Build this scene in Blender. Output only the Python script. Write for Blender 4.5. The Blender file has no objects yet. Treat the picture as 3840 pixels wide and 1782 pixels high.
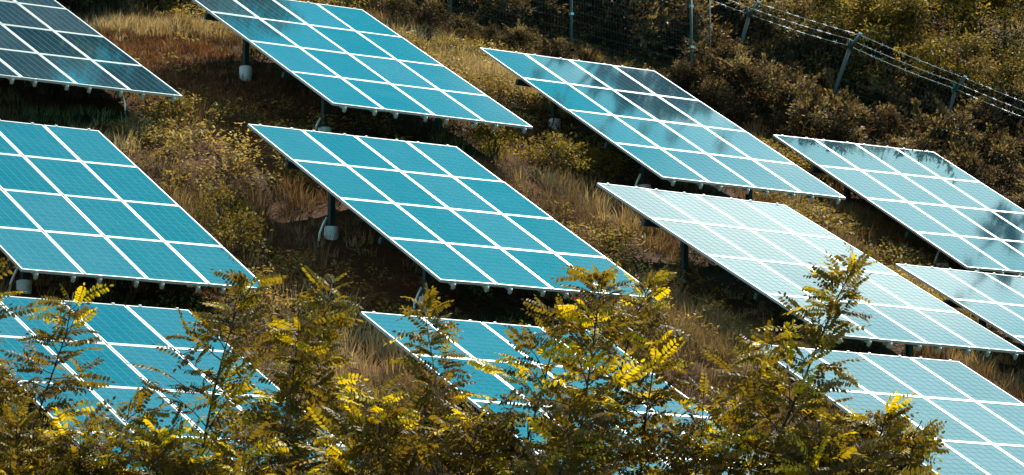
import bpy, math, random
import numpy as np
from mathutils import Matrix, Vector

# ------------------------------------------------------------------ camera, sky, sun, exposure
YAW, PITCH, ROLL, FPX = 0.593426, 0.144565, 0.0, 13029.23        # solved from the photograph (focal length in photo pixels)
SUN_DIR = Vector((0.50, 0.26, 0.82)).normalized()              # towards the sun
SUN_STRENGTH, SKY_STRENGTH, EXPOSURE = 5.0, 0.098, 1.0

sc = bpy.context.scene
col = sc.collection


def cam_axes():
    cy, sy, cp, sp = math.cos(YAW), math.sin(YAW), math.cos(PITCH), math.sin(PITCH)
    fwd = np.array([sy * cp, cy * cp, sp]); right = np.array([cy, -sy, 0.0]); up = np.cross(right, fwd)
    return right, up, fwd


RIGHT, UP, FWD = cam_axes()
cd = bpy.data.cameras.new('camera'); cam = bpy.data.objects.new('camera', cd); col.objects.link(cam)
cd.sensor_width = 36; cd.lens = FPX / 3840 * 36; cd.clip_start = 0.5; cd.clip_end = 2000
cam.matrix_world = Matrix(((RIGHT[0], UP[0], -FWD[0], 0), (RIGHT[1], UP[1], -FWD[1], 0), (RIGHT[2], UP[2], -FWD[2], 0), (0, 0, 0, 1)))
sc.camera = cam

sc.view_settings.view_transform = 'Standard'; sc.view_settings.look = 'None'
sc.view_settings.gamma = 1; sc.view_settings.use_curve_mapping = False; sc.view_settings.exposure = EXPOSURE

CLOUDS = [(1.165, 1.055, 0.28, 0.16, 0.84), (1.16, 0.88, 0.26, 0.13, 0.42), (2.5, 0.4, 0.9, 0.6, 0.9), (-0.7, 1.5, 0.6, 0.5, 0.8), (-1.3, 0.3, 0.5, 0.5, 0.9), (0.2, -0.9, 0.5, 0.4, 0.8), (-0.7, -1.6, 0.7, 0.6, 1.0),
          (0.4, 2.6, 0.7, 0.6, 0.8), (1.5, -1.0, 0.6, 0.5, 0.9), (2.4, 2.3, 0.7, 0.6, 0.8), (-0.3, -0.1, 0.35, 0.3, 0.8), (-2.2, -0.8, 0.8, 0.7, 0.9)]
SKY_TINT = (0.10, 1.14, 0.98, 1)
CLOUD_RADIANCE = (22.0, 14.2, 12.8)
world = bpy.data.worlds.new('World'); sc.world = world; world.use_nodes = True
nt = world.node_tree; nt.nodes.clear()


def node(nt, t, **kw):
    n = nt.nodes.new(t)
    for k, v in kw.items():
        if k.startswith('i_'):
            n.inputs[k[2:].replace('_', ' ')].default_value = v
        else:
            setattr(n, k, v)
    return n


def build_world():
    L = nt.links.new
    sky = node(nt, 'ShaderNodeTexSky', sky_type='NISHITA', sun_disc=False)
    sky.sun_elevation = math.asin(SUN_DIR.z); sky.sun_rotation = math.atan2(SUN_DIR.x, SUN_DIR.y)
    sky.air_density = 1.0; sky.dust_density = 0.6; sky.ozone_density = 1.5
    tint = node(nt, 'ShaderNodeMix', data_type='RGBA', blend_type='MULTIPLY')
    tint.inputs[0].default_value = 1.0; tint.inputs[7].default_value = SKY_TINT
    L(sky.outputs[0], tint.inputs[6])
    # scattered fair-weather clouds on a flat layer: each is (x / z, y / z of its direction, half width, half depth)
    tc = node(nt, 'ShaderNodeTexCoord'); sep = node(nt, 'ShaderNodeSeparateXYZ'); L(tc.outputs['Generated'], sep.inputs[0])
    mz = node(nt, 'ShaderNodeMath', operation='MAXIMUM'); mz.inputs[1].default_value = 0.06; L(sep.outputs[2], mz.inputs[0])
    dx = node(nt, 'ShaderNodeMath', operation='DIVIDE'); L(sep.outputs[0], dx.inputs[0]); L(mz.outputs[0], dx.inputs[1])
    dy = node(nt, 'ShaderNodeMath', operation='DIVIDE'); L(sep.outputs[1], dy.inputs[0]); L(mz.outputs[0], dy.inputs[1])
    cmb = node(nt, 'ShaderNodeCombineXYZ'); L(dx.outputs[0], cmb.inputs[0]); L(dy.outputs[0], cmb.inputs[1])
    nz = node(nt, 'ShaderNodeTexNoise', noise_dimensions='3D', i_Scale=6.0, i_Detail=4.0, i_Roughness=0.55); L(cmb.outputs[0], nz.inputs['Vector'])
    wob = node(nt, 'ShaderNodeVectorMath', operation='MULTIPLY_ADD'); L(nz.outputs['Color'], wob.inputs[0]); wob.inputs[1].default_value = (0.10, 0.10, 0); wob.inputs[2].default_value = (-0.05, -0.05, 0)
    pos = node(nt, 'ShaderNodeVectorMath', operation='ADD'); L(cmb.outputs[0], pos.inputs[0]); L(wob.outputs[0], pos.inputs[1])
    best = None
    for x, y, a, b, k in CLOUDS:
        sb = node(nt, 'ShaderNodeVectorMath', operation='SUBTRACT'); sb.inputs[1].default_value = (x, y, 0); L(pos.outputs[0], sb.inputs[0])
        dv = node(nt, 'ShaderNodeVectorMath', operation='DIVIDE'); dv.inputs[1].default_value = (a, b, 1); L(sb.outputs[0], dv.inputs[0])
        ln = node(nt, 'ShaderNodeVectorMath', operation='LENGTH'); L(dv.outputs[0], ln.inputs[0])
        mr = node(nt, 'ShaderNodeMapRange', interpolation_type='SMOOTHSTEP'); mr.inputs[1].default_value = 1.0; mr.inputs[2].default_value = 0.35; mr.inputs[4].default_value = k; L(ln.outputs['Value'], mr.inputs[0])
        if best is None: best = mr.outputs[0]
        else:
            m2 = node(nt, 'ShaderNodeMath', operation='MAXIMUM'); L(best, m2.inputs[0]); L(mr.outputs[0], m2.inputs[1]); best = m2.outputs[0]
    mix = node(nt, 'ShaderNodeMix', data_type='RGBA'); L(best, mix.inputs[0]); L(tint.outputs[2], mix.inputs[6])
    mix.inputs[7].default_value = (*CLOUD_RADIANCE, 1)
    bg = node(nt, 'ShaderNodeBackground', i_Strength=SKY_STRENGTH); L(mix.outputs[2], bg.inputs[0])
    out = node(nt, 'ShaderNodeOutputWorld'); L(bg.outputs[0], out.inputs[0])


build_world()
sd = bpy.data.lights.new('sun', 'SUN'); sd.energy = SUN_STRENGTH; sd.angle = math.radians(0.53); sd.color = (1.0, 0.94, 0.84)
sun = bpy.data.objects.new('sun', sd); col.objects.link(sun)
sun.rotation_euler = (-SUN_DIR).to_track_quat('-Z', 'Y').to_euler(); sun.location = (0, 0, 60)

# ------------------------------------------------------------------ helpers
rng = np.random.default_rng(7)


def unproject(px, py, depth):
    """display pixel (2575 wide) of the photograph and depth -> point in the place, used to measure positions"""
    k = 3840 / 2575
    return depth * (RIGHT * (px * k - 1920) / FPX + UP * (891 - py * k) / FPX + FWD)


def unit(v): return v / (np.linalg.norm(v, axis=-1, keepdims=True) + 1e-9)


def link(name, mesh, parent=None, mat=None):
    o = bpy.data.objects.new(name, mesh); col.objects.link(o)
    if parent is not None: o.parent = parent
    if mat is not None and not mesh.materials: mesh.materials.append(mat)
    return o


def tag(o, label=None, cat=None, group=None, kind=None):
    if label: o['label'] = label
    if cat: o['category'] = cat
    if group: o['group'] = group
    if kind: o['kind'] = kind
    return o


def thing(name, label, cat, loc=(0, 0, 0), group=None):
    o = bpy.data.objects.new(name, None); col.objects.link(o); o.location = loc; o.empty_display_size = 0.3
    return tag(o, label, cat, group)


def np_mesh(name, V, F, mat=None, colour=None, smooth=False):
    """V (n,3), F (m,k) with k = 3 or 4, or a list of such arrays"""
    Fs = F if isinstance(F, list) else [F]
    me = bpy.data.meshes.new(name)
    V = np.asarray(V, np.float32)
    me.vertices.add(len(V)); me.vertices.foreach_set('co', V.ravel())
    loops = np.concatenate([f.ravel() for f in Fs]).astype(np.int32)
    sizes = np.concatenate([np.full(len(f), f.shape[1], np.int32) for f in Fs])
    starts = np.concatenate([[0], np.cumsum(sizes)[:-1]]).astype(np.int32)
    me.loops.add(len(loops)); me.loops.foreach_set('vertex_index', loops)
    me.polygons.add(len(sizes)); me.polygons.foreach_set('loop_start', starts)
    if smooth: me.polygons.foreach_set('use_smooth', np.ones(len(sizes), bool))
    me.update(calc_edges=True)
    if colour is not None:
        a = me.attributes.new('tone', 'FLOAT_COLOR', 'POINT')
        c = np.ones((len(V), 4), np.float32); c[:, :3] = colour; a.data.foreach_set('color', c.ravel())
    if mat is not None: me.materials.append(mat)
    return me


class Build:
    """collects boxes and tubes into one mesh"""
    def __init__(s): s.V = []; s.F = []; s.n = 0

    def add(s, V, F):
        s.V.append(np.asarray(V, float)); s.F += [tuple(i + s.n for i in f) for f in F]; s.n += len(V); return s

    def box(s, x0, x1, y0, y1, z0, z1, bevel=0.0, bottom=True):
        b = bevel
        if b <= 0:
            V = [(x, y, z) for z in (z0, z1) for y in (y0, y1) for x in (x0, x1)]
            F = [(4, 5, 7, 6), (0, 1, 5, 4), (1, 3, 7, 5), (3, 2, 6, 7), (2, 0, 4, 6)]
            if bottom: F.append((0, 2, 3, 1))
            return s.add(V, F)
        V = [(x0, y0, z0), (x1, y0, z0), (x1, y1, z0), (x0, y1, z0), (x0, y0, z1 - b), (x1, y0, z1 - b), (x1, y1, z1 - b), (x0, y1, z1 - b),
             (x0 + b, y0 + b, z1), (x1 - b, y0 + b, z1), (x1 - b, y1 - b, z1), (x0 + b, y1 - b, z1)]
        F = [(8, 9, 10, 11)]
        for i in range(4):
            j = (i + 1) % 4; F += [(i, j, 4 + j, 4 + i), (4 + i, 4 + j, 8 + j, 8 + i)]
        if bottom: F.append((3, 2, 1, 0))
        return s.add(V, F)

    def tube(s, pts, radii, n=6, cap=True):
        pts = [np.asarray(p, float) for p in pts]
        if not hasattr(radii, '__len__'): radii = [radii] * len(pts)
        V = []; F = []
        ref = None
        for i, p in enumerate(pts):
            t = pts[min(i + 1, len(pts) - 1)] - pts[max(i - 1, 0)]; t = t / (np.linalg.norm(t) + 1e-9)
            if ref is None: ref = np.array([1.0, 0, 0]) if abs(t[0]) < 0.8 else np.array([0, 1.0, 0])
            a = ref - t * (ref @ t); a /= np.linalg.norm(a); b = np.cross(t, a); ref = a
            for k in range(n):
                w = 2 * math.pi * k / n
                V.append(p + radii[i] * (math.cos(w) * a + math.sin(w) * b))
        for i in range(len(pts) - 1):
            for k in range(n):
                F.append((i * n + k, i * n + (k + 1) % n, (i + 1) * n + (k + 1) % n, (i + 1) * n + k))
        if cap:
            F.append(tuple(range(n))[::-1]); F.append(tuple((len(pts) - 1) * n + k for k in range(n)))
        return s.add(V, F)

    def mesh(s, name, mat=None, smooth=False):
        me = bpy.data.meshes.new(name); me.from_pydata(np.concatenate(s.V).tolist(), [], s.F)
        if smooth: me.polygons.foreach_set('use_smooth', np.ones(len(me.polygons), bool))
        if mat is not None: me.materials.append(mat)
        return me


_lat = np.random.default_rng(99).random((64, 64))


def vnoise(x, y):
    xi = np.floor(x).astype(int); yi = np.floor(y).astype(int); fx = x - xi; fy = y - yi
    fx = fx * fx * (3 - 2 * fx); fy = fy * fy * (3 - 2 * fy)
    g = lambda a, b: _lat[a % 64, b % 64]
    return (g(xi, yi) * (1 - fx) + g(xi + 1, yi) * fx) * (1 - fy) + (g(xi, yi + 1) * (1 - fx) + g(xi + 1, yi + 1) * fx) * fy


def fbm(x, y, o=3):
    r = 0; a = 0.5; t = 0
    for k in range(o):
        r = r + a * vnoise(x * 2 ** k + 17.3 * k, y * 2 ** k + 9.1 * k); t += a; a *= 0.5
    return r / t


# ------------------------------------------------------------------ materials
def new_mat(name):
    m = bpy.data.materials.new(name); m.use_nodes = True; t = m.node_tree; t.nodes.clear()
    out = t.nodes.new('ShaderNodeOutputMaterial'); return m, t, out


def principled(t, base=None, rough=0.5, metal=0.0, spec=None):
    p = t.nodes.new('ShaderNodeBsdfPrincipled')
    if base is not None: p.inputs['Base Color'].default_value = (*base, 1)
    p.inputs['Roughness'].default_value = rough; p.inputs['Metallic'].default_value = metal
    if spec is not None: p.inputs['Specular IOR Level'].default_value = spec
    return p


def simple_mat(name, base, rough=0.5, metal=0.0, vary=0.15, scale=8.0, bump=0.0):
    m, t, out = new_mat(name); p = principled(t, base, rough, metal)
    tc = t.nodes.new('ShaderNodeTexCoord'); nz = node(t, 'ShaderNodeTexNoise', i_Scale=scale, i_Detail=4.0); t.links.new(tc.outputs['Object'], nz.inputs['Vector'])
    r = t.nodes.new('ShaderNodeValToRGB')
    r.color_ramp.elements[0].color = (*[c * (1 - vary * 1.5) for c in base], 1); r.color_ramp.elements[1].color = (*[min(1, c * (1 + vary)) for c in base], 1)
    r.color_ramp.elements[0].position = 0.3; r.color_ramp.elements[1].position = 0.7
    t.links.new(nz.outputs[0], r.inputs[0]); t.links.new(r.outputs[0], p.inputs['Base Color'])
    if bump:
        b = node(t, 'ShaderNodeBump', i_Strength=bump, i_Distance=0.02); t.links.new(nz.outputs[0], b.inputs['Height']); t.links.new(b.outputs[0], p.inputs['Normal'])
    t.links.new(p.outputs[0], out.inputs[0]); return m


def leaf_mat(name, trans=0.35, rough=0.55, tcol=(1.5, 1.15, 0.35), spec=0.3):
    """leaf tissue: colour from the mesh's own per-leaf tone; light also passes through the blade"""
    m, t, out = new_mat(name); L = t.links.new
    at = node(t, 'ShaderNodeAttribute', attribute_name='tone')
    p = principled(t, None, rough, 0, spec); L(at.outputs['Color'], p.inputs['Base Color'])
    mul = node(t, 'ShaderNodeMix', data_type='RGBA', blend_type='MULTIPLY'); mul.inputs[0].default_value = 1; mul.inputs[7].default_value = (*tcol, 1)
    L(at.outputs['Color'], mul.inputs[6])
    tr = t.nodes.new('ShaderNodeBsdfTranslucent'); L(mul.outputs[2], tr.inputs[0])
    mx = t.nodes.new('ShaderNodeMixShader'); mx.inputs[0].default_value = trans; L(p.outputs[0], mx.inputs[1]); L(tr.outputs[0], mx.inputs[2])
    L(mx.outputs[0], out.inputs[0]); return m


def glass_over(t, out, base_socket, base=None, vary=True):
    """laminate under dusty solar glass: diffuse body below a slightly rough reflecting sheet"""
    L = t.links.new
    d = node(t, 'ShaderNodeBsdfDiffuse')
    oi = t.nodes.new('ShaderNodeObjectInfo'); tc = t.nodes.new('ShaderNodeTexCoord'); off = node(t, 'ShaderNodeVectorMath', operation='ADD'); L(tc.outputs['Object'], off.inputs[0]); L(oi.outputs['Location'], off.inputs[1])
    dn = node(t, 'ShaderNodeTexNoise', i_Scale=1.6, i_Detail=5.0, i_Roughness=0.65); L(off.outputs[0], dn.inputs['Vector'])
    da = node(t, 'ShaderNodeMapRange'); da.inputs[1].default_value = 0.35; da.inputs[2].default_value = 0.75; da.inputs[3].default_value = 0.0; da.inputs[4].default_value = 0.05; L(dn.outputs[0], da.inputs[0])
    pw = node(t, 'ShaderNodeMath', operation='POWER'); pw.inputs[1].default_value = 3.0; L(oi.outputs['Random'], pw.inputs[0])
    db = node(t, 'ShaderNodeMath', operation='MULTIPLY_ADD'); db.inputs[1].default_value = 0.05; L(pw.outputs[0], db.inputs[0]); L(da.outputs[0], db.inputs[2])
    dust = node(t, 'ShaderNodeBsdfDiffuse'); dust.inputs[0].default_value = (0.28, 0.38, 0.40, 1)
    md = t.nodes.new('ShaderNodeMixShader'); L(db.outputs[0], md.inputs[0]); L(d.outputs[0], md.inputs[1]); L(dust.outputs[0], md.inputs[2])
    if base_socket is not None: L(base_socket, d.inputs[0])
    else: d.inputs[0].default_value = (*base, 1)
    g = node(t, 'ShaderNodeBsdfGlossy', i_Roughness=GLASS_ROUGH); g.inputs[0].default_value = (0.55, 1, 1.03, 1)      # anti-reflection coating mirrors little red
    fr = node(t, 'ShaderNodeFresnel', i_IOR=GLASS_IOR)
    mx = t.nodes.new('ShaderNodeMixShader'); L(fr.outputs[0], mx.inputs[0]); L(md.outputs[0], mx.inputs[1]); L(g.outputs[0], mx.inputs[2]); L(mx.outputs[0], out.inputs[0])


GLASS_ROUGH, GLASS_IOR = 0.055, 2.2


def make_cell_mat():
    m, t, out = new_mat('solar_cell_silicon'); L = t.links.new
    oi = t.nodes.new('ShaderNodeObjectInfo')
    tc = t.nodes.new('ShaderNodeTexCoord')
    # crystal mottling of polycrystalline silicon
    vo = node(t, 'ShaderNodeTexVoronoi', i_Scale=45.0); L(tc.outputs['Object'], vo.inputs['Vector'])
    r = t.nodes.new('ShaderNodeValToRGB'); r.color_ramp.elements[0].color = (0.004, 0.026, 0.045, 1); r.color_ramp.elements[1].color = (0.006, 0.036, 0.060, 1)
    sepc = t.nodes.new('ShaderNodeSeparateColor'); L(vo.outputs['Color'], sepc.inputs[0]); L(sepc.outputs[0], r.inputs[0])
    # module-to-module shade
    hv = node(t, 'ShaderNodeHueSaturation'); L(r.outputs[0], hv.inputs['Color'])
    mr = node(t, 'ShaderNodeMapRange'); mr.inputs[3].default_value = 0.75; mr.inputs[4].default_value = 1.3; L(oi.outputs['Random'], mr.inputs[0]); L(mr.outputs[0], hv.inputs['Value'])
    ms = node(t, 'ShaderNodeMapRange'); ms.inputs[3].default_value = 1.05; ms.inputs[4].default_value = 0.8; L(oi.outputs['Random'], ms.inputs[0]); L(ms.outputs[0], hv.inputs['Saturation'])
    # printed bus bars: three thin silver lines per cell, running up the slope
    sp = t.nodes.new('ShaderNodeSeparateXYZ'); L(tc.outputs['Object'], sp.inputs[0])
    ml = node(t, 'ShaderNodeMath', operation='MULTIPLY_ADD'); ml.inputs[1].default_value = 3 / CELL_W; ml.inputs[2].default_value = 100.0; L(sp.outputs[0], ml.inputs[0])
    fr = node(t, 'ShaderNodeMath', operation='FRACT'); L(ml.outputs[0], fr.inputs[0])
    ab = node(t, 'ShaderNodeMath', operation='SUBTRACT'); ab.inputs[1].default_value = 0.5; L(fr.outputs[0], ab.inputs[0])
    aa = node(t, 'ShaderNodeMath', operation='ABSOLUTE'); L(ab.outputs[0], aa.inputs[0])
    lt = node(t, 'ShaderNodeMath', operation='LESS_THAN'); lt.inputs[1].default_value = 0.035; L(aa.outputs[0], lt.inputs[0])
    mx = node(t, 'ShaderNodeMix', data_type='RGBA'); L(lt.outputs[0], mx.inputs[0]); L(hv.outputs[0], mx.inputs[6]); mx.inputs[7].default_value = (0.02, 0.075, 0.10, 1)
    glass_over(t, out, mx.outputs[2]); return m


CELL_W, CELL_H = 0.1545, 0.1545
M = {}
M['cell'] = make_cell_mat()
m_, t_, o_ = new_mat('module_backsheet'); glass_over(t_, o_, None, (0.10, 0.24, 0.28)); M['backsheet'] = m_
M['alu'] = simple_mat('anodised_aluminium', (0.41, 0.44, 0.44), 0.38, 0.25, vary=0.06, scale=3)
M['galv'] = simple_mat('galvanised_steel', (0.50, 0.56, 0.57), 0.4, 0.6, vary=0.15, scale=12)
M['wire'] = simple_mat('bright_wire', (0.55, 0.57, 0.57), 0.5, 0.15, vary=0.1, scale=12)
M['post'] = simple_mat('dark_teal_steel', (0.012, 0.034, 0.040), 0.6, 0.0, vary=0.2, scale=6)
M['fence'] = simple_mat('green_coated_wire', (0.007, 0.050, 0.050), 0.6, 0.0, vary=0.2, scale=6)
M['concrete'] = simple_mat('pale_concrete', (0.62, 0.64, 0.66), 0.85, 0.0, vary=0.14, scale=14, bump=0.3)
M['conduit'] = simple_mat('white_conduit', (0.78, 0.80, 0.78), 0.45, 0.0, vary=0.06, scale=10)
M['bark'] = simple_mat('dark_bark', (0.045, 0.028, 0.022), 0.9, 0.0, vary=0.3, scale=30, bump=0.4)
M['pale_bark'] = simple_mat('pale_bark', (0.26, 0.21, 0.15), 0.85, 0.0, vary=0.25, scale=30, bump=0.3)
M['locust_leaf'] = leaf_mat('locust_leaf', 0.48, 0.5, (1.5, 1.22, 0.22), 0.15)
M['leaf'] = leaf_mat('shrub_leaf', 0.38, 0.6, (1.4, 1.12, 0.5), 0.15)
M['blade'] = leaf_mat('grass_blade', 0.30, 0.6, (1.3, 1.05, 0.6), 0.2)
M['seed'] = leaf_mat('dry_seed', 0.15, 0.8, (1.2, 1.0, 0.8), 0.1)


def ground_mat():
    m, t, out = new_mat('hillside_soil'); L = t.links.new
    tc = t.nodes.new('ShaderNodeTexCoord'); p = principled(t, None, 0.95, 0, 0.1)
    n1 = node(t, 'ShaderNodeTexNoise', i_Scale=0.35, i_Detail=6.0, i_Roughness=0.6); L(tc.outputs['Object'], n1.inputs['Vector'])
    n2 = node(t, 'ShaderNodeTexNoise', i_Scale=9.0, i_Detail=6.0, i_Roughness=0.7); L(tc.outputs['Object'], n2.inputs['Vector'])
    r1 = t.nodes.new('ShaderNodeValToRGB'); e = r1.color_ramp.elements; e[0].position = 0.35; e[0].color = (0.045, 0.030, 0.016, 1); e[1].position = 0.68; e[1].color = (0.105, 0.042, 0.018, 1)
    r2 = t.nodes.new('ShaderNodeValToRGB'); e = r2.color_ramp.elements; e[0].position = 0.3; e[0].color = (0.45, 0.42, 0.4, 1); e[1].position = 0.75; e[1].color = (1.3, 1.25, 1.15, 1)
    L(n1.outputs[0], r1.inputs[0]); L(n2.outputs[0], r2.inputs[0])
    mx = node(t, 'ShaderNodeMix', data_type='RGBA', blend_type='MULTIPLY'); mx.inputs[0].default_value = 1; L(r1.outputs[0], mx.inputs[6]); L(r2.outputs[0], mx.inputs[7]); L(mx.outputs[2], p.inputs['Base Color'])
    b = node(t, 'ShaderNodeBump', i_Strength=0.8, i_Distance=0.08); L(n2.outputs[0], b.inputs['Height']); L(b.outputs[0], p.inputs['Normal'])
    L(p.outputs[0], out.inputs[0]); return m


M['ground'] = ground_mat()

# ------------------------------------------------------------------ solar array positions (centre of the module plane, small tilt errors)
MOD_W, MOD_H, TILT = 1.01, 1.63581, 0.495378
ARRAYS = {
    'A1': (25.8193, 54.1808, 12.4000, -0.0130, 0.0017, 0.0084),
    'A2': (31.4614, 51.8262, 12.1149, -0.0017, -0.0021, -0.0058),
    'A3': (36.8426, 49.8724, 11.1530, 0.0176, -0.0007, -0.0013),
    'A4': (43.3187, 49.3713, 10.0856, 0.0250, 0.0078, -0.0204),
    'L': (23.6103, 47.2603, 8.2812, 0.0212, 0.0018, -0.0089),
    'C': (29.3613, 45.2955, 8.3163, 0.0104, 0.0035, 0.0031),
    'A5': (34.7977, 43.1712, 7.5945, -0.0072, -0.0014, 0.0253),
    'A7': (40.2591, 42.1243, 6.5699, -0.0095, -0.0027, 0.0034),
    'A9': (21.4133, 40.0561, 4.5723, -0.0222, 0.0010, -0.0100),
    'A10': (27.1255, 38.1718, 4.4663, -0.0220, -0.0069, -0.0130),
    'A11': (32.8526, 36.6230, 4.1628, 0.0014, -0.0026, 0.0193),
}


def plane_axes(a):
    _, _, _, dt, dr, dy = a; t = TILT + dt
    ax = np.array([math.cos(dr) * math.cos(dy), math.cos(dr) * math.sin(dy), math.sin(dr)])
    b0 = np.array([0, -math.cos(t), -math.sin(t)])
    b = np.array([b0[0] * math.cos(dy) - b0[1] * math.sin(dy), b0[0] * math.sin(dy) + b0[1] * math.cos(dy), b0[2]])
    b -= ax * (b @ ax); b /= np.linalg.norm(b); return ax, -b, np.cross(ax, -b)       # along the row, up the slope, normal


# ------------------------------------------------------------------ terrain
GX, GY, G0 = 0.03922074, 0.52081082, -17.82404077
_ap, _av = [], []
for a in ARRAYS.values():
    ax, us, nn = plane_axes(a)
    for u in (-1.8, 0, 1.8):
        for v in (-2.6, 0, 2.6):
            q = np.array(a[:3]) + u * ax + v * us; _ap.append(q[:2]); _av.append(q[2] - 1.02 - (GX * q[0] + GY * q[1] + G0))
for px, py, D in [(300, 90, 64.5), (500, 90, 64.5), (1200, 190, 66.3), (1350, 240, 66.3), (1133, 100, 69.2), (1437, 180, 70.2), (1740, 260, 71.2), (1828, 240, 72.2), (2063, 335, 73.1), (2360, 400, 74.1)]:
    q = unproject(px, py, D); _ap.append(q[:2]); _av.append(q[2] - (GX * q[0] + GY * q[1] + G0))
_ap = np.array(_ap); _av = np.array(_av)
_K = np.exp(-((_ap[:, None] - _ap[None]) ** 2).sum(-1) / (2 * 4.5 ** 2)); _W = np.linalg.solve(_K + 0.25 * np.eye(len(_ap)), _av)
VALLEY = -1.7


def height(x, y, rough=True):
    x = np.asarray(x, float); y = np.asarray(y, float); sh = x.shape; X = np.c_[x.ravel(), y.ravel()]
    r = np.zeros(len(X))
    for i in range(0, len(X), 20000):
        c = X[i:i + 20000]; r[i:i + 20000] = np.exp(-((c[:, None] - _ap[None]) ** 2).sum(-1) / (2 * 4.5 ** 2)) @ _W
    xc = np.clip(X[:, 0], -150, 200); yy = X[:, 1]
    ycap = np.where(yy > 95, 95 + 60 * np.tanh((yy - 95) / 60) * 0.6, yy)                 # the hill rounds off far above the frame
    z = GX * xc + GY * ycap + G0 + r
    if rough:
        z = z + 0.14 * (fbm(X[:, 0] * 0.7, X[:, 1] * 0.7) - 0.5) * 2 + 0.05 * (fbm(X[:, 0] * 2.7 + 5, X[:, 1] * 2.7) - 0.5)
    d = z - VALLEY; z = VALLEY + 0.5 * (d + np.sqrt(d * d + 1.2))                           # valley floor in front of the slope
    return z.reshape(sh)


def h1(x, y): return float(height(np.array([x]), np.array([y]))[0])


def ground_at(px, py, near=38.0, far=110.0):
    """where the sight line through a photo pixel meets the hillside"""
    D = np.linspace(near, far, 500); P = np.array([unproject(px, py, d) for d in D])
    below = P[:, 2] < height(P[:, 0], P[:, 1]); i = int(np.argmax(below)) if below.any() else len(D) - 1
    return P[i], D[i]


def build_ground():
    xs = np.concatenate([np.linspace(-400, 0, 12)[:-1], np.arange(0, 75, 0.35), np.linspace(75, 420, 14)[1:]])
    ys = np.concatenate([np.linspace(-300, 20, 14)[:-1], np.arange(20, 80, 0.35), np.linspace(80, 500, 24)[1:]])
    X, Y = np.meshgrid(xs, ys); Z = height(X, Y); n, m = X.shape
    V = np.c_[X.ravel(), Y.ravel(), Z.ravel()]
    i = (np.arange(n - 1)[:, None] * m + np.arange(m - 1)[None]).ravel()
    F = np.c_[i, i + 1, i + m + 1, i + m]
    o = link('ground', np_mesh('ground', V, F, M['ground'], smooth=True)); tag(o, 'steep brown hillside under the solar arrays', kind='structure')


build_ground()

# ------------------------------------------------------------------ solar arrays
MW, MH, FD = 0.992, 1.618, 0.042          # module size, frame depth


def frame_mesh():
    b = Build(); w, h, l = MW / 2, MH / 2, 0.026
    b.box(-w, w, h - l, h, -FD, 0, 0.0025); b.box(-w, w, -h, -h + l, -FD, 0, 0.0025)
    b.box(-w, -w + l, -h + l, h - l, -FD, -0.0008, 0.0025); b.box(w - l, w, -h + l, h - l, -FD, -0.0008, 0.0025)
    return b.mesh('frame', M['alu'])


def sheet_mesh():
    w, h, l = MW / 2, MH / 2, 0.026; b = Build(); b.box(-w + l, w - l, -h + l, h - l, -0.016, -0.008); return b.mesh('solar_panel', M['backsheet'])


def cells_mesh():
    b = Build(); g = 0.0035
    for i in range(6):
        for j in range(10):
            x = (i - 3) * CELL_W; y = (j - 5) * CELL_H
            b.box(x + g * 1.5, x + CELL_W - g * 1.5, y + g, y + CELL_H - g, -0.0079, -0.006, bottom=False)
    return b.mesh('cell_grid', M['cell'])


FRAME, SHEET, CELLS = frame_mesh(), sheet_mesh(), cells_mesh()


def rail_mesh():
    b = Build(); L_ = 2 * MOD_H + 0.045
    b.box(-0.02, 0.02, -L_, L_, -FD - 0.046, -FD - 0.003); return b.mesh('mounting_rail', M['galv'])


def end_clamp_mesh():
    b = Build()
    b.box(-0.026, 0.026, -0.036, 0.0, -FD - 0.052, -FD + 0.006, 0.004).box(-0.018, 0.018, -0.020, 0.004, -FD + 0.008, 0.008, 0.003)
    b.tube([(0, -0.018, -FD - 0.085), (0, -0.018, -FD - 0.05)], 0.016, 6)
    b.box(-0.03, -0.012, -0.03, -0.006, -FD - 0.075, -FD - 0.053).box(0.012, 0.03, -0.03, -0.006, -FD - 0.075, -FD - 0.053)
    return b.mesh('end_clamp', M['galv'])


def top_clamp_mesh():
    b = Build(); b.box(-0.025, 0.025, -0.006, 0.022, -FD, 0.012, 0.004); return b.mesh('top_clamp', M['alu'])


def beam_mesh():
    b = Build(); b.box(-2.0, 2.0, -0.035, 0.035, -FD - 0.15, -FD - 0.05); return b.mesh('cross_beam', M['post'])


RAIL, CLAMP, TCLAMP, BEAM = rail_mesh(), end_clamp_mesh(), top_clamp_mesh(), beam_mesh()
ARRAY_LABELS = {
    'A1': 'dark glassed solar array cut by the top left corner of the photo, reflecting trees',
    'A2': 'turquoise solar array near the top, with a white concrete footing at its left edge',
    'A3': 'solar array below the green mesh fence, dark streaks on its upper right modules',
    'A4': 'solar array at the right edge below the leaning wire fence, dark streaks on its right',
    'L': 'deep turquoise solar array at the left edge of the photo, above the locust saplings',
    'C': 'large turquoise solar array in the middle of the photo, wholly framed by weedy slope',
    'A5': 'pale solar array whose glass glares almost white with reflected cloud',
    'A7': 'mostly cropped solar array at the right edge, its left corner beside the white glaring array',
    'A9': 'turquoise solar array in the bottom left corner, half covered by locust foliage',
    'A10': 'turquoise solar array at the bottom centre, almost hidden behind locust saplings',
    'A11': 'pale blue solar array in the bottom right corner, behind the rightmost saplings',
}
prng = random.Random(3)
CONDUITS = {('A2', True), ('L', True), ('A3', True), ('A4', True), ('C', True), ('A11', True), ('C', False)}


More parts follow.
